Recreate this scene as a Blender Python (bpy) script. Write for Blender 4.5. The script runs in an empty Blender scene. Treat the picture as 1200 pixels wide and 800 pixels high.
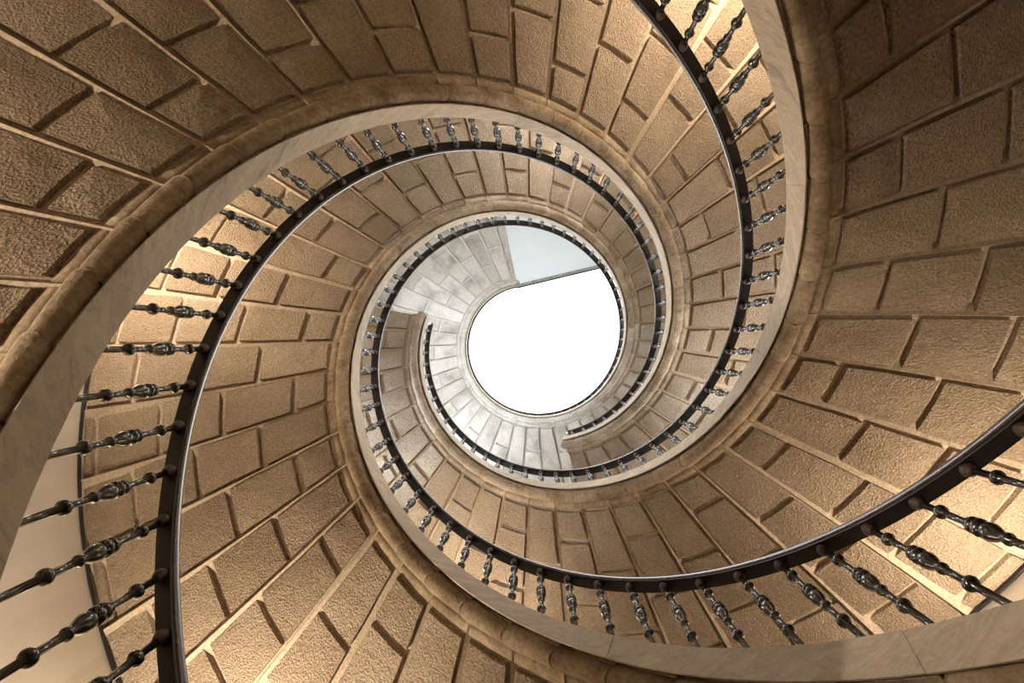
import bpy, math, random
from mathutils import Matrix, Vector

# ------------------------------------------------------------------ set-up
random.seed(7)
scene = bpy.context.scene
C = scene.collection
S = 1.25                       # inner radius of the stair well in metres; lengths below are in well radii
FLOOR = -0.95                  # floor, relative to the camera, in well radii
CZ = -FLOOR * S                # camera height above the floor
FPX = 700.0                    # focal length in pixels of the 1200 px wide frame
CAM = (0.0088, 0.1022)         # camera off the stair axis
TA, TB = -0.0096, 0.0335       # small tilts off the zenith

ca, sa, cb, sb = math.cos(TA), math.sin(TA), math.cos(TB), math.sin(TB)
M = Matrix(((1, 0, 0), (0, ca, -sa), (0, sa, ca))) @ Matrix(((cb, 0, sb), (0, 1, 0), (-sb, 0, cb)))
cam_data = bpy.data.cameras.new('camera')
cam_data.sensor_width = 36.0
cam_data.lens = FPX * 36.0 / 1200.0
cam_data.clip_start = 0.02
cam = bpy.data.objects.new('camera', cam_data)
C.objects.link(cam)
right, down, fwd = M[0], M[1], M[2]
cam.matrix_world = Matrix(((right[0], -down[0], -fwd[0], CAM[0] * S), (right[1], -down[1], -fwd[1], CAM[1] * S),
                           (right[2], -down[2], -fwd[2], CZ), (0, 0, 0, 1)))
scene.camera = cam

world = bpy.data.worlds.new('overcast_sky')
scene.world = world
world.use_nodes = True
bgn = world.node_tree.nodes['Background']
bgn.inputs['Color'].default_value = (0.985, 0.99, 1.0, 1)
bgn.inputs['Strength'].default_value = 2.2

vs = scene.view_settings
vs.view_transform = 'Standard'
vs.look = 'None'
vs.gamma = 1.0
vs.use_curve_mapping = False
vs.exposure = 0.42

LAMP_POWER = 105.0
LAMP_COLOUR = (1.0, 0.835, 0.635)
WINDOW_STRENGTH = 12.5
WINDOW_COLOUR = (0.90, 0.955, 1.0)

# ------------------------------------------------------------------ stair geometry
LEAD = 6.2963                              # rise of one turn
PHASE = {'A': 1.8479, 'B': -2.386, 'C': -0.3066}
FLARE = 0.0095
STEP = 360.0 / 43.0
JOINT = {'A': 0.785, 'B': 0.84, 'C': 0.10}
WALL_R = 2.55
END = {'A': 432.2, 'B': 190.5, 'C': 616.2}
BAL = {'A': (1.55, 6.16), 'B': (0.6, 6.1), 'C': (2.8, 6.06)}
PARITY = {'A': 0, 'B': 0, 'C': 1}


def zrel(k, th):
    return LEAD * (math.radians(th) - PHASE[k]) / (2 * math.pi)


def thz(k, z):
    return math.degrees(PHASE[k] + 2 * math.pi * z / LEAD)


def pt(k, th, rho, dz=0.0):
    """point of flight k: th degrees along the helix, rho radius, dz above the soffit line"""
    z = zrel(k, th)
    r = rho * (1 + FLARE * (z - 3)) * S
    a = math.radians(th)
    return Vector((r * math.cos(a), r * math.sin(a), (z + dz) * S + CZ))


def pixel(p):
    d = M @ (p - Vector((CAM[0] * S, CAM[1] * S, CZ)))
    if d.z < 0.05:
        return (-9999, -9999)
    return (600 + FPX * d.x / d.z, 400 + FPX * d.y / d.z)


# ------------------------------------------------------------------ materials
def new_mat(name):
    m = bpy.data.materials.new(name)
    m.use_nodes = True
    nt = m.node_tree
    b = nt.nodes['Principled BSDF']
    return m, nt, b


def nd(nt, typ, **kw):
    n = nt.nodes.new(typ)
    for k, v in kw.items():
        if k in n.inputs:
            n.inputs[k].default_value = v
        else:
            setattr(n, k, v)
    return n


def ramp(nt, fac, stops):
    r = nt.nodes.new('ShaderNodeValToRGB')
    els = r.color_ramp.elements
    while len(els) < len(stops):
        els.new(0.5)
    for e, (p, c) in zip(els, stops):
        e.position = p
        e.color = (c[0], c[1], c[2], 1)
    nt.links.new(fac, r.inputs['Fac'])
    return r.outputs['Color']


def mixc(nt, a, b, fac, mode='MIX'):
    n = nt.nodes.new('ShaderNodeMix')
    n.data_type = 'RGBA'
    n.blend_type = mode
    for sock, v in ((n.inputs[6], a), (n.inputs[7], b), (n.inputs[0], fac)):
        if hasattr(v, 'is_linked'):
            nt.links.new(v, sock)
        elif isinstance(v, (int, float)):
            sock.default_value = v
        else:
            sock.default_value = (v[0], v[1], v[2], 1)
    return n.outputs[2]


def stone(name, dark, mid, light, fine=70.0, bump=0.9, dist=0.012, rough=0.9, patch=1.6, vary=0.16):
    m, nt, b = new_mat(name)
    pos = nt.nodes.new('ShaderNodeNewGeometry').outputs['Position']
    n1 = nd(nt, 'ShaderNodeTexNoise', Scale=patch, Detail=5.0, Roughness=0.6)
    n2 = nd(nt, 'ShaderNodeTexNoise', Scale=fine, Detail=4.0, Roughness=0.7)
    n3 = nd(nt, 'ShaderNodeTexNoise', Scale=fine * 0.22, Detail=3.0, Roughness=0.6)
    vo = nd(nt, 'ShaderNodeTexVoronoi', Scale=fine * 1.1)
    nt.links.new(pos, vo.inputs['Vector'])
    for n in (n1, n2, n3):
        nt.links.new(pos, n.inputs['Vector'])
    col = ramp(nt, n1.outputs['Fac'], [(0.3, dark), (0.5, mid), (0.72, light)])
    grain = ramp(nt, n2.outputs['Fac'], [(0.32, (0.58, 0.55, 0.52)), (0.64, (1.16, 1.16, 1.16))])
    col = mixc(nt, col, grain, 0.8, 'MULTIPLY')
    oi = nt.nodes.new('ShaderNodeObjectInfo')
    per = ramp(nt, oi.outputs['Random'], [(0.0, (1 - vary, 1 - vary * 1.15, 1 - vary * 1.3)), (1.0, (1 + vary * 0.4,) * 3)])
    col = mixc(nt, col, per, 1.0, 'MULTIPLY')
    nt.links.new(col, b.inputs['Base Color'])
    b.inputs['Roughness'].default_value = rough
    b.inputs['Specular IOR Level'].default_value = 0.2
    add = nd(nt, 'ShaderNodeMath', operation='ADD')
    nt.links.new(n2.outputs['Fac'], add.inputs[0])
    nt.links.new(n3.outputs['Fac'], add.inputs[1])
    ad2 = nd(nt, 'ShaderNodeMath', operation='MULTIPLY_ADD')
    nt.links.new(vo.outputs['Distance'], ad2.inputs[0])
    ad2.inputs[1].default_value = 0.55
    nt.links.new(add.outputs[0], ad2.inputs[2])
    bp = nd(nt, 'ShaderNodeBump', Strength=bump, Distance=dist)
    nt.links.new(ad2.outputs[0], bp.inputs['Height'])
    nt.links.new(bp.outputs['Normal'], b.inputs['Normal'])
    return m


MAT = {}
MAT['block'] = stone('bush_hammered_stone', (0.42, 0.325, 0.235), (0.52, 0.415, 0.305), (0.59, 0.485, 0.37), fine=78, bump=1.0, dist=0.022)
MAT['pale'] = stone('daylight_tint_weathered_stone', (0.34, 0.33, 0.30), (0.58, 0.57, 0.545), (0.68, 0.675, 0.65), fine=60, bump=0.6, dist=0.012, patch=2.5, vary=0.2)  # upper-flight daylight painted in as paleness; dark patches are weathering
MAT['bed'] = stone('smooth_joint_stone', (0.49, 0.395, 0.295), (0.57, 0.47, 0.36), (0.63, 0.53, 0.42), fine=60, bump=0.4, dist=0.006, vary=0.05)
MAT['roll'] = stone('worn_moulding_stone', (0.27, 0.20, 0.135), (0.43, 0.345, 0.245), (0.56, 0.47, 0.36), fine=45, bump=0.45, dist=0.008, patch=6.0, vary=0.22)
MAT['mid'] = stone('grey_daylight_tint_stone', (0.42, 0.36, 0.295), (0.55, 0.485, 0.41), (0.62, 0.56, 0.48), fine=65, bump=0.8, dist=0.02, patch=2.5, vary=0.18)  # daylight half painted in on flight C; greyish stone on A and B
MAT['midroll'] = stone('grey_daylight_tint_moulding', (0.36, 0.31, 0.25), (0.50, 0.44, 0.37), (0.60, 0.54, 0.46), fine=45, bump=0.4, dist=0.008, patch=6.0, vary=0.15)  # moulding to match: painted daylight on C, greyish stone on A and B
MAT['palebed'] = stone('daylight_tint_joint_stone', (0.54, 0.52, 0.48), (0.62, 0.60, 0.57), (0.68, 0.67, 0.64), fine=60, bump=0.3, dist=0.006, vary=0.05)  # joint stone lightened to paint in the upper daylight
MAT['paleroll'] = stone('daylight_tint_moulding_stone', (0.42, 0.41, 0.38), (0.56, 0.55, 0.52), (0.66, 0.65, 0.63), fine=45, bump=0.4, dist=0.008, patch=6.0, vary=0.1)  # moulding stone paled by painted daylight


def veined(name):
    m, nt, b = new_mat(name)
    pos = nt.nodes.new('ShaderNodeNewGeometry').outputs['Position']
    mp = nd(nt, 'ShaderNodeMapping')
    mp.inputs['Rotation'].default_value = (0.5, 0.35, 0.2)
    mp.inputs['Scale'].default_value = (1.3, 1.3, 3.6)
    nt.links.new(pos, mp.inputs['Vector'])
    w = nd(nt, 'ShaderNodeTexNoise', Scale=3.0, Detail=6.0, Roughness=0.62, Distortion=1.3)
    nt.links.new(mp.outputs['Vector'], w.inputs['Vector'])
    col = ramp(nt, w.outputs['Fac'], [(0.30, (0.38, 0.33, 0.27)), (0.44, (0.62, 0.54, 0.44)), (0.49, (0.52, 0.45, 0.37)), (0.54, (0.63, 0.55, 0.45)), (0.72, (0.70, 0.62, 0.52))])
    g = nd(nt, 'ShaderNodeTexNoise', Scale=55.0, Detail=4.0, Roughness=0.7)
    nt.links.new(pos, g.inputs['Vector'])
    col = mixc(nt, col, ramp(nt, g.outputs['Fac'], [(0.3, (0.82, 0.82, 0.82)), (0.7, (1.08, 1.08, 1.08))]), 0.7, 'MULTIPLY')
    nt.links.new(col, b.inputs['Base Color'])
    b.inputs['Roughness'].default_value = 0.7
    b.inputs['Specular IOR Level'].default_value = 0.3
    bp = nd(nt, 'ShaderNodeBump', Strength=0.35, Distance=0.006)
    nt.links.new(g.outputs['Fac'], bp.inputs['Height'])
    nt.links.new(bp.outputs['Normal'], b.inputs['Normal'])
    return m


MAT['string'] = veined('veined_string_stone')


def plain(name, col, rough=0.5, metal=0.0, spec=0.5, noise=0.0, nscale=20.0, bump=0.0, coat=0.0):
    m, nt, b = new_mat(name)
    b.inputs['Base Color'].default_value = (*col, 1)
    b.inputs['Roughness'].default_value = rough
    b.inputs['Metallic'].default_value = metal
    b.inputs['Specular IOR Level'].default_value = spec
    b.inputs['Coat Weight'].default_value = coat
    b.inputs['Coat Roughness'].default_value = 0.10
    b.inputs['Coat IOR'].default_value = 1.7
    if noise or bump:
        pos = nt.nodes.new('ShaderNodeNewGeometry').outputs['Position']
        n = nd(nt, 'ShaderNodeTexNoise', Scale=nscale, Detail=5.0, Roughness=0.6)
        nt.links.new(pos, n.inputs['Vector'])
        lo = tuple(c * (1 - noise) for c in col)
        hi = tuple(min(1.0, c * (1 + noise)) for c in col)
        nt.links.new(ramp(nt, n.outputs['Fac'], [(0.3, lo), (0.7, hi)]), b.inputs['Base Color'])
        if bump:
            bp = nd(nt, 'ShaderNodeBump', Strength=bump, Distance=0.004)
            nt.links.new(n.outputs['Fac'], bp.inputs['Height'])
            nt.links.new(bp.outputs['Normal'], b.inputs['Normal'])
    return m


MAT['iron'] = plain('black_painted_iron', (0.013, 0.014, 0.016), 0.22, 0.0, 0.8, 0.3, 60, 0.04, coat=0.6)
MAT['strap'] = plain('dark_iron_strap', (0.018, 0.016, 0.016), 0.45, 0.0, 0.4, 0.35, 30, 0.1)
MAT['wood'] = plain('polished_dark_wood', (0.065, 0.030, 0.022), 0.24, 0.0, 0.6, 0.35, 18, 0.0, coat=0.8)
MAT['rust'] = plain('rusty_collar', (0.085, 0.055, 0.042), 0.45, 0.0, 0.4, 0.4, 70, 0.3)
MAT['plaster'] = plain('cream_plaster', (0.58, 0.52, 0.435), 0.85, 0.0, 0.2, 0.05, 3, 0.1)
MAT['white'] = plain('white_plaster', (0.70, 0.78, 0.83), 0.85, 0.0, 0.2, 0.02, 3, 0.05)
MAT['floor'] = plain('worn_floor_stone', (0.40, 0.34, 0.27), 0.7, 0.0, 0.3, 0.25, 4, 0.2)
MAT['edge'] = plain('grey_landing_edge', (0.25, 0.26, 0.24), 0.7, 0.0, 0.3, 0.3, 8)
MAT['brass'] = plain('dark_bronze', (0.10, 0.07, 0.04), 0.4, 0.6, 0.5)


def emit(name, col, strength):
    m = bpy.data.materials.new(name)
    m.use_nodes = True
    nt = m.node_tree
    nt.nodes.clear()
    o = nt.nodes.new('ShaderNodeOutputMaterial')
    e = nd(nt, 'ShaderNodeEmission', Strength=strength)
    e.inputs['Color'].default_value = (*col, 1)
    nt.links.new(e.outputs[0], o.inputs[0])
    return m


MAT['day'] = emit('glowing_pane', WINDOW_COLOUR, WINDOW_STRENGTH)  # emissive pane of the added windows
MAT['bulb'] = emit('added_lamp_bulb', LAMP_COLOUR, 12.0)  # bulb of the added uplighters


def skyglass():
    m = bpy.data.materials.new('clear_skylight_glass')
    m.use_nodes = True
    nt = m.node_tree
    nt.nodes.clear()
    o = nt.nodes.new('ShaderNodeOutputMaterial')
    t = nt.nodes.new('ShaderNodeBsdfTransparent')
    t.inputs[0].default_value = (0.97, 0.98, 0.98, 1)
    g = nd(nt, 'ShaderNodeBsdfGlossy', Roughness=0.05)
    mx = nd(nt, 'ShaderNodeMixShader', Fac=0.04)
    nt.links.new(t.outputs[0], mx.inputs[1])
    nt.links.new(g.outputs[0], mx.inputs[2])
    nt.links.new(mx.outputs[0], o.inputs[0])
    return m


MAT['glass'] = skyglass()


# ------------------------------------------------------------------ object helpers
def link(name, verts, faces, mat, parent=None, smooth=False, origin=None, mats=None, fmat=None):
    """one mesh object from world-space vertices, its origin at `origin` (or their centre)"""
    if origin is None:
        n = len(verts)
        origin = Vector((sum(v[0] for v in verts) / n, sum(v[1] for v in verts) / n, sum(v[2] for v in verts) / n))
    me = bpy.data.meshes.new(name)
    me.from_pydata([tuple(Vector(v) - origin) for v in verts], [], faces)
    for mm in (mats or [mat]):
        me.materials.append(MAT[mm])
    if fmat:
        me.polygons.foreach_set('material_index', fmat)
    if smooth:
        me.polygons.foreach_set('use_smooth', [True] * len(me.polygons))
    me.update()
    o = bpy.data.objects.new(name, me)
    C.objects.link(o)
    place(o, origin, parent)
    return o


WLOC = {}


def place(o, loc, parent):
    WLOC[o.name] = Vector(loc)
    if parent is not None:
        o.parent = parent
        o.location = Vector(loc) - WLOC[parent.name]
    else:
        o.location = loc


def empty(name, loc):
    o = bpy.data.objects.new(name, None)
    o.empty_display_size = 0.2
    C.objects.link(o)
    place(o, loc, None)
    return o


def tag(o, label=None, cat=None, group=None, kind=None):
    for k, v in (('label', label), ('category', cat), ('group', group), ('kind', kind)):
        if v:
            o[k] = v
    return o


def grid_faces(nu, nv, off=0, closed_v=False, flip=False):
    fs = []
    mv = nv if closed_v else nv - 1
    for i in range(nu - 1):
        for j in range(mv):
            a, b = off + i * nv + j, off + i * nv + (j + 1) % nv
            c, d = off + (i + 1) * nv + (j + 1) % nv, off + (i + 1) * nv + j
            fs.append((a, d, c, b) if flip else (a, b, c, d))
    return fs


def sweep(k, ths, profile, caps=True):
    """sweep a closed (rho, dz) profile along flight k"""
    verts, n = [], len(profile)
    for th in ths:
        for rho, dz in profile:
            verts.append(pt(k, th, rho, dz))
    faces = grid_faces(len(ths), n, 0, True)
    if caps:
        faces.append(tuple(range(n)))
        faces.append(tuple(range((len(ths) - 1) * n, len(ths) * n))[::-1])
    return verts, faces


def frange(a, b, step):
    n = max(1, int(math.ceil((b - a) / step)))
    return [a + (b - a) * i / n for i in range(n + 1)]


def lathe(profile, seg=12):
    verts = [(r * math.cos(2 * math.pi * s / seg), r * math.sin(2 * math.pi * s / seg), z) for r, z in profile for s in range(seg)]
    return verts, grid_faces(len(profile), seg, 0, True, True)


def box(x0, x1, y0, y1, z0, z1):
    v = [(x, y, z) for z in (z0, z1) for x, y in ((x0, y0), (x1, y0), (x1, y1), (x0, y1))]
    return v, [(3, 2, 1, 0), (4, 5, 6, 7), (0, 1, 5, 4), (1, 2, 6, 5), (2, 3, 7, 6), (3, 0, 4, 7)]


def frame_map(verts, origin, xa, ya, za):
    return [origin + xa * v[0] + ya * v[1] + za * v[2] for v in verts]


# ------------------------------------------------------------------ the round tower
TOP = 15.0                       # height of the skylight above the camera (well radii)


def wall_r(z):
    return WALL_R * (1 + FLARE * (z - 3)) * S


def build_wall():
    seg, zs = 96, [FLOOR, 0, 3, 6, 9, 12, TOP]
    verts = []
    for extra in (0.0, 0.30):
        for z in zs:
            for s in range(seg):
                a = 2 * math.pi * s / seg
                r = wall_r(z) / math.cos(math.pi / seg) + extra
                verts.append((r * math.cos(a), r * math.sin(a), z * S + CZ))
    nz = len(zs)
    f = grid_faces(nz, seg, 0, True) + grid_faces(nz, seg, nz * seg, True, True)
    for s in range(seg):
        t = (s + 1) % seg
        f.append((s, nz * seg + s, nz * seg + t, t))
        a, b = (nz - 1) * seg, (2 * nz - 1) * seg
        f.append((a + s, a + t, b + t, b + s))
    o = link('wall_round', verts, f, 'plaster', smooth=False, origin=Vector((0, 0, 0)))
    return tag(o, 'cream plastered round wall enclosing the spiral stairs', None, None, 'structure')


build_wall()
rr = wall_r(FLOOR) + 0.3
vf = [(rr * math.cos(2 * math.pi * s / 64), rr * math.sin(2 * math.pi * s / 64), z) for z in (-0.25, 0.0) for s in range(64)]
ff = [tuple(range(63, -1, -1)), tuple(range(64, 128))] + [(s, (s + 1) % 64, 64 + (s + 1) % 64, 64 + s) for s in range(64)]
tag(link('floor', vf, ff, 'floor', origin=Vector((0, 0, 0))), 'worn stone floor at the foot of the stairs', None, None, 'structure')

# skylight: a ring curb, radial bars and a glass disc
ztop = TOP * S + CZ
rt = wall_r(TOP) + 0.3
sk = empty('window_1', (0, 0, ztop))
tag(sk, 'round glazed skylight showing white overcast sky', None, None, 'structure')
vg = [(rt * math.cos(2 * math.pi * s / 64), rt * math.sin(2 * math.pi * s / 64), ztop + 0.05 + z) for z in (0.0, 0.012) for s in range(64)]
link('pane', vg, ff, 'glass', sk)

# added glowing windows (out of sight behind the flights) standing in for daylight
ADDED_WINDOWS = [(40, 7.6, 0.7), (130, 7.9, 0.65), (215, 8.1, 1.2), (305, 8.0, 1.0), (22, 4.55, 0.65), (152, 4.75, 0.65), (285, 5.0, 0.6)]
for i, (deg, z, sc) in enumerate(ADDED_WINDOWS):
    a = math.radians(deg)
    n = Vector((-math.cos(a), -math.sin(a), 0))
    t = Vector((-math.sin(a), math.cos(a), 0))
    w, h = 0.62 * sc ** 0.5, 1.0 * sc ** 0.5
    base = Vector((wall_r(z) * math.cos(a), wall_r(z) * math.sin(a), z * S + CZ)) + n * 0.06
    e = empty('window_%d' % (i + 2), base)
    tag(e, 'small added glowing window, unseen on the tower wall' if z < 6 else 'tall added glowing window, unseen on the upper tower wall', None, 'added glowing windows', 'structure')
    v, f = box(-w, w, -h, h, -0.01, 0.0)
    link('pane', frame_map(v, base, t, Vector((0, 0, 1)), n), f, 'day', e)
    for bx in ((-w - 0.07, -w, -h - 0.07, h + 0.07), (w, w + 0.07, -h - 0.07, h + 0.07), (-w, w, h, h + 0.07), (-w, w, -h - 0.07, -h), (-0.02, 0.02, -h, h)):
        v, f = box(*bx, -0.03, 0.04)
        link('window_frame', frame_map(v, base, t, Vector((0, 0, 1)), n), f, 'white', e)


# ------------------------------------------------------------------ stone flights
BED = 0.030        # depth of the recessed joints
R_IN = 1.152       # blocks start here
HOLES = {}
rows = {0: [1.335, 1.725, 2.085, 2.45], 1: [1.53, 1.905, 2.265]}


def block_mesh(k, th0, th1, r0, r1, name, parent, rnd):
    g = 0.0125 * rnd.uniform(0.85, 1.2)
    da, db = math.degrees(g / r0), math.degrees(g / r1)
    nu, nv = 4, 4
    drop = rnd.uniform(-0.004, 0.005)
    verts = []

    def P(u, v, inset, dz):
        # u along the step, v along the radius
        r = r0 + (r1 - r0) * v
        r += inset * (1 - 2 * v)
        gap = math.degrees((g + inset) / r)
        sw = 1.0 * (r - 1.12)
        a, b = th0 + sw + gap, th1 + sw - gap
        return pt(k, a + (b - a) * u, r, dz)
    for i in range(nu):
        for j in range(nv):
            u, v = i / (nu - 1), j / (nv - 1)
            edge = i in (0, nu - 1) or j in (0, nv - 1)
            p = P(u, v, 0.0045, drop + (0.003 if edge else -0.004) + rnd.uniform(-0.002, 0.002))
            if edge:
                p += Vector((rnd.uniform(-1, 1), rnd.uniform(-1, 1), 0)) * 0.0035
            verts.append(p)
    faces = grid_faces(nu, nv, 0, False, False)
    ring = [(i, 0) for i in range(nu)] + [(nu - 1, j) for j in range(1, nv)] + [(i, nv - 1) for i in range(nu - 2, -1, -1)] + [(0, j) for j in range(nv - 2, 0, -1)]
    for i, j in ring:
        verts.append(P(i / (nu - 1), j / (nv - 1), 0.0, BED + 0.004))
    n = len(ring)
    for q in range(n):
        a = ring[q][0] * nv + ring[q][1]
        b = ring[(q + 1) % n][0] * nv + ring[(q + 1) % n][1]
        faces.append((a, b, nu * nv + (q + 1) % n, nu * nv + q)[::-1])
    return verts, faces


def build_flight(k, label, cat_label):
    rnd = random.Random(ord(k))
    th_lo = thz(k, FLOOR + 0.22)
    n0 = int(math.ceil(th_lo / STEP - JOINT[k]))
    n1 = int(math.floor(END[k] / STEP - JOINT[k]))
    t_start = (n0 + JOINT[k]) * STEP
    t_end = END[k]
    base = pt(k, t_start, 1.8, 0)
    base.z = 0.0
    root = empty('spiral_staircase', base)
    tag(root, label, 'staircase', 'three interleaved stone flights')

    # slab: recessed soffit bed below, real treads above, wedge shaped steps
    prof_r = [1.02, 1.13, 1.5, 1.9, 2.25, WALL_R]
    verts, faces, fm = [], [], []
    sub = 4
    for n in range(n0, n1 + 1):
        a = (n + JOINT[k]) * STEP
        b = min(a + STEP, t_end)
        if b - a < 0.3:
            continue
        zt = zrel(k, b) + 0.01
        off = len(verts)
        for s in range(sub + 1):
            th = a + (b - a) * s / sub
            for r in prof_r:
                verts.append(pt(k, th + 1.0 * (r - 1.12), r, BED))
        m = len(prof_r)
        faces += grid_faces(sub + 1, m, off)
        off2 = len(verts)
        for s in range(sub + 1):
            th = a + (b - a) * s / sub
            for r in prof_r:
                p = pt(k, th + 1.0 * (r - 1.12), r, 0)
                p.z = zt * S + CZ
                verts.append(p)
        faces += grid_faces(sub + 1, m, off2, False, True)
        for s in range(sub):
            for e in (0, m - 1):
                q = (off + s * m + e, off + (s + 1) * m + e, off2 + (s + 1) * m + e, off2 + s * m + e)
                faces.append(q if e else q[::-1])
        for s in (0, sub):
            for e in range(m - 1):
                q = (off + s * m + e, off + s * m + e + 1, off2 + s * m + e + 1, off2 + s * m + e)
                faces.append(q if s else q[::-1])
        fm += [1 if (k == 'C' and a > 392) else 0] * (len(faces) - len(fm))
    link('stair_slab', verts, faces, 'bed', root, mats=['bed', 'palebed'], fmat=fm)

    # foot of the flight: solid masonry down to the floor
    v = []
    for th in frange(t_start, t_start + 2 * STEP, STEP / 2):
        for r in (1.02, WALL_R):
            p = pt(k, th, r, BED + 0.01)
            v.append(Vector((p.x, p.y, 0.0)))
            v.append(p)
    f = []
    m = len(v) // 4
    for i in range(m - 1):
        o4 = i * 4
        f += [(o4, o4 + 4, o4 + 5, o4 + 1), (o4 + 2, o4 + 3, o4 + 7, o4 + 6), (o4 + 1, o4 + 5, o4 + 7, o4 + 3), (o4, o4 + 2, o4 + 6, o4 + 4)]
    f += [(0, 1, 3, 2), (4 * m - 4, 4 * m - 2, 4 * m - 1, 4 * m - 3)]
    link('footing', v, f, 'bed', root)

    # rusticated soffit blocks: running bond, one course per step
    cand, rest_v, rest_f = [], [], []
    for n in range(n0, n1 + 1):
        a = (n + JOINT[k]) * STEP
        b = a + STEP
        if b > t_end:
            b = t_end + 0.5
            if b - a < 2:
                continue
        row = ({0: [1.47, 2.05], 1: [1.75, 2.30]} if k == 'C' and a > 400 else rows)[(n + PARITY[k]) % 2]
        js = [r + rnd.uniform(-0.022, 0.022) for r in row]
        edges = [R_IN] + js + [WALL_R - 0.005]
        for r0, r1 in zip(edges[:-1], edges[1:]):
            if r1 - r0 < 0.06:
                continue
            g = 0.0125 if r0 != R_IN else 0.0
            bv, bf = block_mesh(k, a, b, r0 + g, r1 - 0.0125, 'block', root, rnd)
            px = [pixel(q) for q in (bv[0], bv[3], bv[12], bv[15])]
            vis = any(-25 < x < 1225 and -25 < y < 825 for x, y in px)
            zc = zrel(k, (a + b) / 2)
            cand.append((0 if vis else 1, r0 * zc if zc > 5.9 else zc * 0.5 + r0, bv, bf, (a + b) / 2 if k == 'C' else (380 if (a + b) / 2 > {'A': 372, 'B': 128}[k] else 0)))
    cand.sort(key=lambda c: c[:2])
    for i, (inv, _, bv, bf, th_) in enumerate(cand):
        if inv == 0 and i < 300:
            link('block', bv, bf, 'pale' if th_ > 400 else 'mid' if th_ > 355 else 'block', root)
        else:
            o = len(rest_v)
            rest_v += bv
            rest_f += [tuple(q + o for q in face) for face in bf]
    if rest_v:
        tag(link('blocks', rest_v, rest_f, 'block', root), kind='stuff')

    # bowtell moulding along the inner edge, one stone per step, rounded ends
    nphi = 9
    for n in range(n0, n1 + 1):
        a = (n + JOINT[k]) * STEP
        b = min(a + STEP, t_end + 0.4)
        if b - a < 1.5:
            continue
        verts = []
        ths = [0.0, 0.06, 0.15, 0.5, 0.85, 0.95, 1.0]
        rad = [0.0295, 0.0315, 0.0335, 0.0360, 0.0385, 0.0395, 0.0390]
        jit = rnd.uniform(-0.0012, 0.0012)
        for q, rr_ in zip(ths, rad):
            for i in range(nphi):
                ph = math.pi * 1.12 * (i / (nphi - 1)) - 0.06 * math.pi
                bulge = 2.3 * math.sin(max(0.0, min(math.pi, ph)))
                th = a + (b - a) * q + bulge
                r_ = rr_ + jit
                verts.append(pt(k, th, 1.056 - r_ * math.cos(ph), 0.019 - r_ * math.sin(ph) * 1.05))
            th = a + (b - a) * q
            verts.append(pt(k, th, 1.098, 0.017))
            verts.append(pt(k, th, 1.135, 0.017))
            verts.append(pt(k, th, 1.136, BED + 0.02))
            verts.append(pt(k, th, 1.024, BED + 0.050))
        m = nphi + 4
        faces = grid_faces(len(ths), m, 0, True, True)
        faces.append(tuple(range(m))[::-1])
        faces.append(tuple(range((len(ths) - 1) * m, len(ths) * m)))
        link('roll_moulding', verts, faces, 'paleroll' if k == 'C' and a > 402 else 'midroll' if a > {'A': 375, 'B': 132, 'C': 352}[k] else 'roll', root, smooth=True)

    # outer string: pale veined stones with slanting joints, one per step
    for n in range(n0, n1 + 1, 2):
        a = (n + JOINT[k]) * STEP
        b = min(a + 2 * STEP, t_end + 0.4)
        if b - a < 1.5:
            continue
        prof = [(1.0, 0.016), (1.0, 0.160), (1.004, 0.165), (1.125, 0.165), (1.125, 0.075), (1.006, 0.075), (1.006, 0.018)]
        verts = []
        d = rnd.uniform(-0.0015, 0.0015)
        for q in range(9):
            for r, dz in prof:
                slant = (dz - 0.1) * -14.0
                u = a + 0.012 + (b - a - 0.024) * q / 8
                verts.append(pt(k, u + slant, r + (d if r < 1.01 else 0), dz))
        faces = grid_faces(9, 7, 0, True, True)
        faces += [tuple(range(7))[::-1], tuple(range(56, 63))]
        link('string_stone', verts, faces, 'string', root)
    return root


FLIGHT_LABELS = {
    'A': 'tan stone stair flight sweeping across the upper left corner, ending right of the skylight bottom',
    'B': 'tan stone stair flight sweeping down the right side, ending left of the skylight',
    'C': 'stone stair flight from bottom centre up the left, paled to grey around the skylight as painted daylight',
}
for k in 'ABC':
    build_flight(k, FLIGHT_LABELS[k], None)


# ------------------------------------------------------------------ iron balustrades
RAIL_C = 1.0540
BASE_DZ, RAIL_DZ = 0.162, 0.673
H = (RAIL_DZ - BASE_DZ) * S
R1 = 0.0102
prof = [(R1 * 1.5, 0.0), (R1 * 1.5, 0.012), (R1, 0.02), (R1, 0.225)]


def ball(zc, r, h):
    return [(R1 + (r - R1) * math.sin(math.pi * t) ** 0.6, zc - h + 2 * h * t) for t in (0.0, 0.12, 0.3, 0.5, 0.7, 0.88, 1.0)]


prof = [(R1 * 1.6, 0.0), (R1 * 1.6, 0.010), (R1, 0.018)]
prof += ball(0.178 * H / 0.6, 0.0215, 0.016)
z = 0.300 * H / 0.6
prof += [(R1, z - 0.036), (0.0165, z - 0.032), (0.0165, z - 0.024), (R1, z - 0.019), (0.0135, z - 0.008), (0.0205, z + 0.008), (0.0245, z + 0.024),
         (0.0240, z + 0.038), (0.0190, z + 0.049), (0.0135, z + 0.052), (0.0235, z + 0.056), (0.0250, z + 0.064), (0.0235, z + 0.072), (0.0135, z + 0.076),
         (0.0215, z + 0.080), (0.0230, z + 0.087), (0.0215, z + 0.094), (0.0125, z + 0.099), (0.0145, z + 0.108), (R1 * 0.92, z + 0.118)]
prof += ball(0.496 * H / 0.6, 0.0205, 0.015)
prof += [(R1, H)]
bv, bf = lathe(prof, 12)
bal_me = bpy.data.meshes.new('baluster')
bal_me.from_pydata(bv, [], bf)
bal_me.materials.append(MAT['iron'])
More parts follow.
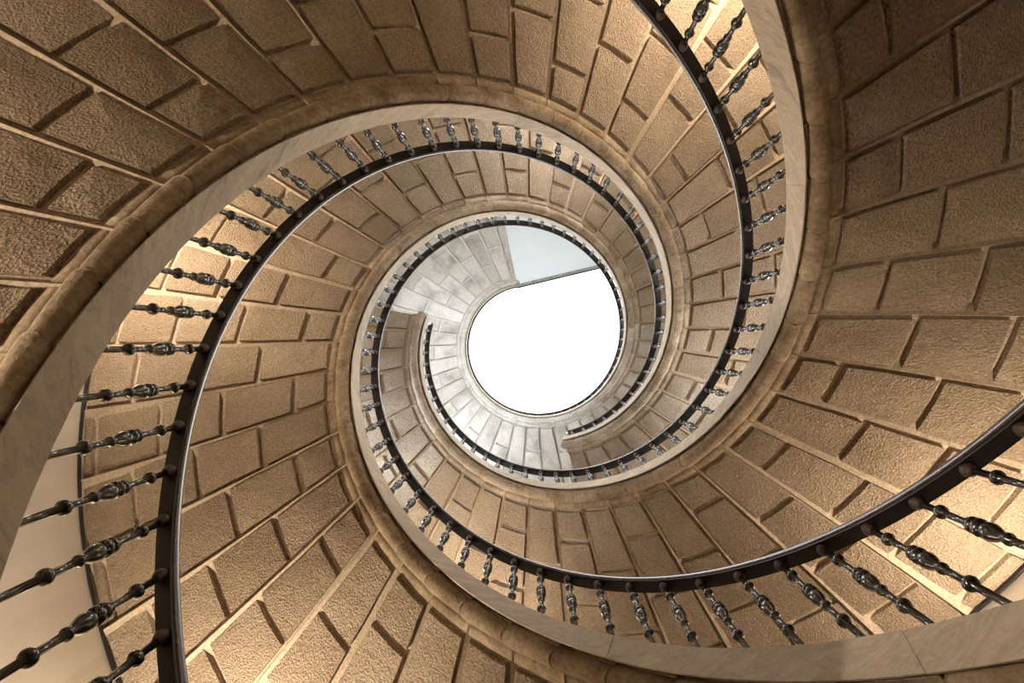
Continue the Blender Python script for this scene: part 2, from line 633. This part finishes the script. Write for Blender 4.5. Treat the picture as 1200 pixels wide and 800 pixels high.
bal_me.polygons.foreach_set('use_smooth', [True] * len(bal_me.polygons))
cp = [(R1, -0.032), (0.0135, -0.031), (0.0145, -0.026), (0.019, -0.020), (0.0218, -0.010), (0.0210, 0.0), (0.016, 0.010)]
cv, cf = lathe(cp, 12)
col_me = bpy.data.meshes.new('collar')
col_me.from_pydata(cv, [], cf)
col_me.materials.append(MAT['rust'])
col_me.polygons.foreach_set('use_smooth', [True] * len(col_me.polygons))


def build_balustrade(k, label):
    t0 = thz(k, FLOOR + 0.35)
    t1 = {'A': 428.6, 'B': 187.2, 'C': 615.0}[k]
    root = empty('iron_balustrade', pt(k, t0, RAIL_C, BASE_DZ))
    tag(root, label, 'balustrade', 'iron balustrades of the three flights')
    ph, st = BAL[k]
    i0 = int(math.ceil((t0 + 1 - ph) / st))
    i1 = int(math.floor((t1 - 1.5 - ph) / st))
    for i in range(i0, i1 + 1):
        th = ph + st * i
        p = pt(k, th, RAIL_C, BASE_DZ)
        o = bpy.data.objects.new('baluster', bal_me)
        C.objects.link(o)
        place(o, p, root)
        o.rotation_euler.z = math.radians(th)
        c = bpy.data.objects.new('collar', col_me)
        C.objects.link(c)
        place(c, p + Vector((0, 0, H)), o)
        if i == i0:
            tag(c, 'rust brown collar under the rail')
    # flat iron strap under the rail, then the polished wooden grip
    ths = frange(t0, t1, 1.5)
    w = 0.0230
    v, f = sweep(k, ths, [(RAIL_C - w, RAIL_DZ), (RAIL_C + w, RAIL_DZ), (RAIL_C + w, RAIL_DZ + 0.009), (RAIL_C - w, RAIL_DZ + 0.009)])
    link('rail_strap', v, f, 'strap', root)
    hp = [(RAIL_C - w - 0.0015, 0.0092), (RAIL_C + w, 0.0092), (RAIL_C + w + 0.003, 0.022), (RAIL_C + w - 0.004, 0.036), (RAIL_C + 0.012, 0.044),
          (RAIL_C - 0.012, 0.044), (RAIL_C - w + 0.005, 0.0405), (RAIL_C - w - 0.0002, 0.036), (RAIL_C - w - 0.0018, 0.029), (RAIL_C - w - 0.0030, 0.021), (RAIL_C - w - 0.0040, 0.013)]
    # rounded end of the rail
    verts, faces = sweep(k, ths, [(r, RAIL_DZ + dz) for r, dz in hp], False)
    n = len(hp)
    cap_th = [t1 + 0.6, t1 + 1.1, t1 + 1.4]
    for th, sc in zip(cap_th, (0.85, 0.55, 0.15)):
        for r, dz in hp:
            verts.append(pt(k, th, RAIL_C + (r - RAIL_C) * sc, RAIL_DZ + 0.03 + (dz - 0.03) * sc))
    faces = grid_faces(len(ths) + 3, n, 0, True)
    faces.append(tuple(range(n)))
    faces.append(tuple(range((len(ths) + 2) * n, (len(ths) + 3) * n))[::-1])
    link('handrail', verts, faces, 'wood', root, smooth=True)
    return root


RAIL_LABELS = {
    'A': 'black iron balustrade with dark handrail rising from the lower left corner over the top',
    'B': 'black iron balustrade with dark handrail coming in at the top right of centre',
    'C': 'black iron balustrade with dark handrail coming in at the right edge, circling the skylight',
}
for k in 'ABC':
    build_balustrade(k, RAIL_LABELS[k])

# ------------------------------------------------------------------ landing at the head of the upper flight
zl = 11.08
pa = Vector((-0.27585, -1.00568)) * (zl / 10.8)
pb = Vector((1.14003, -1.33960)) * (zl / 10.8)
dirv = (pb - pa).normalized()
R = wall_r(zl) / S
s = -pa.dot(dirv) + math.sqrt(pa.dot(dirv) ** 2 - pa.length_squared + R * R)
pe = pa + dirv * s
a0, a1 = math.radians(616.2 - 360), math.atan2(pe.y, pe.x) + 2 * math.pi
poly = [pa, pe] + [Vector((R * math.cos(a1 + (a0 - a1) * i / 16), R * math.sin(a1 + (a0 - a1) * i / 16))) for i in range(1, 17)]
n = len(poly)
vl = [Vector((p.x * S, p.y * S, (zl + dz) * S + CZ)) for dz in (0.03, 0.22) for p in poly]
fl = [tuple(range(n))[::-1], tuple(range(n, 2 * n))] + [(i, (i + 1) % n, n + (i + 1) % n, n + i) for i in range(n)]
land = empty('landing', vl[0])
tag(land, 'flat pale landing underside above the top of the skylight opening', 'landing')
link('landing_slab', vl, fl, 'white', land)
nrm = Vector((dirv.y, -dirv.x))
if nrm.dot(pa) > 0:
    nrm = -nrm
for nm, mt, w0, w1, z0, z1 in (('edge_moulding', 'edge', -0.03, 0.02, 0.0, 0.20), ('edge_rail', 'strap', 0.02, 0.04, 0.05, 0.08)):
    q = [(pa + nrm * w0, z0), (pa + nrm * w1, z0), (pa + nrm * w1, z1), (pa + nrm * w0, z1), (pe + nrm * w0, z0), (pe + nrm * w1, z0), (pe + nrm * w1, z1), (pe + nrm * w0, z1)]
    v = [Vector((p.x * S, p.y * S, (zl + z) * S + CZ)) for p, z in q]
    link(nm, v, [(0, 1, 2, 3), (7, 6, 5, 4), (0, 4, 5, 1), (1, 5, 6, 2), (2, 6, 7, 3), (3, 7, 4, 0)], mt, land)

# ------------------------------------------------------------------ soffit edge at the wall: conduit at left, shadow gap drawn as a strip at right
for k, ta, tb, lab in (('C', 60, 330, 'thin dark conduit along the wall edge of the left soffit'),
                       ('B', -70, 120, 'thin dark strip drawn as the shadow gap along the wall edge of the right soffit')):
    rc, cr = WALL_R - 0.014, 0.009
    ring = [(rc + cr * math.cos(2 * math.pi * i / 8), -0.014 + cr * math.sin(2 * math.pi * i / 8)) for i in range(8)]
    v, f = sweep(k, frange(ta, tb, 3), ring)
    tag(link('conduit', v, f, 'strap', smooth=True), lab, 'conduit', 'wall conduits')

# ------------------------------------------------------------------ added wall lamps (unseen uplighters that make the warm pools on the soffits)
# (flight whose soffit it lights, degrees, depth below that soffit, share of the power)
ADDED_LAMPS = [('A', 176, 0.80, 1.25), ('C', 197, 0.75, 0.60), ('A', 303, 0.75, 0.85), ('B', 30, 0.75, 0.55), ('C', 126, 0.75, 0.95), ('B', 112, 0.70, 0.8),
         ('A', 380, 0.80, 0.35), ('C', 290, 0.80, 0.45)]
LAMP_PLACE = ['under the upper left soffit', 'under the bright soffit at far left', 'under the bright soffit at top right of centre',
              'under the bright soffit at lower right', 'under the soffit at bottom left', 'under the soffit at bottom centre',
              'under the soffit right of the skylight', 'under the soffit above the skylight']
for i, (k, th, dz, pw) in enumerate(ADDED_LAMPS):
    a = math.radians(th)
    z = zrel(k, th) - dz
    r = wall_r(z)
    n = Vector((-math.cos(a), -math.sin(a), 0))
    base = Vector((r * math.cos(a), r * math.sin(a), z * S + CZ))
    root = empty('added_wall_lamp', base)
    tag(root, 'added unseen bronze bowl uplighter on the plaster wall ' + LAMP_PLACE[i], 'lamp', 'added wall uplighters')
    v, f = lathe([(0.0, 0.0), (0.05, 0.0), (0.05, 0.02), (0.0, 0.02)], 16)
    t = Vector((-math.sin(a), math.cos(a), 0))
    link('wall_plate', frame_map(v, base, t, Vector((0, 0, 1)), n), f, 'brass', root)
    v, f = box(-0.012, 0.012, -0.012, 0.012, 0.0, 0.16)
    link('bracket', frame_map(v, base, t, Vector((0, 0, 1)), n), f, 'brass', root)
    bc = base + n * 0.22
    v, f = lathe([(0.0, -0.04), (0.05, -0.035), (0.09, 0.0), (0.11, 0.05), (0.106, 0.05), (0.086, 0.004), (0.046, -0.028), (0.0, -0.033)], 20)
    link('bowl', [bc + Vector(q) for q in v], f, 'brass', root, smooth=True)
    v, f = lathe([(0.0, -0.030), (0.012, -0.028), (0.018, -0.016), (0.012, -0.004), (0.0, -0.002)], 12)
    link('bulb', [bc + Vector(q) for q in v], f, 'bulb', root, smooth=True)
    ld = bpy.data.lights.new('added_lamp_light', 'POINT')
    ld.energy = LAMP_POWER * pw
    ld.color = LAMP_COLOUR
    ld.shadow_soft_size = 0.025
    lo = bpy.data.objects.new('added_lamp_light', ld)
    C.objects.link(lo)
    lo.parent = root
    lo.location = bc + Vector((0, 0, 0.044)) - WLOC[root.name]
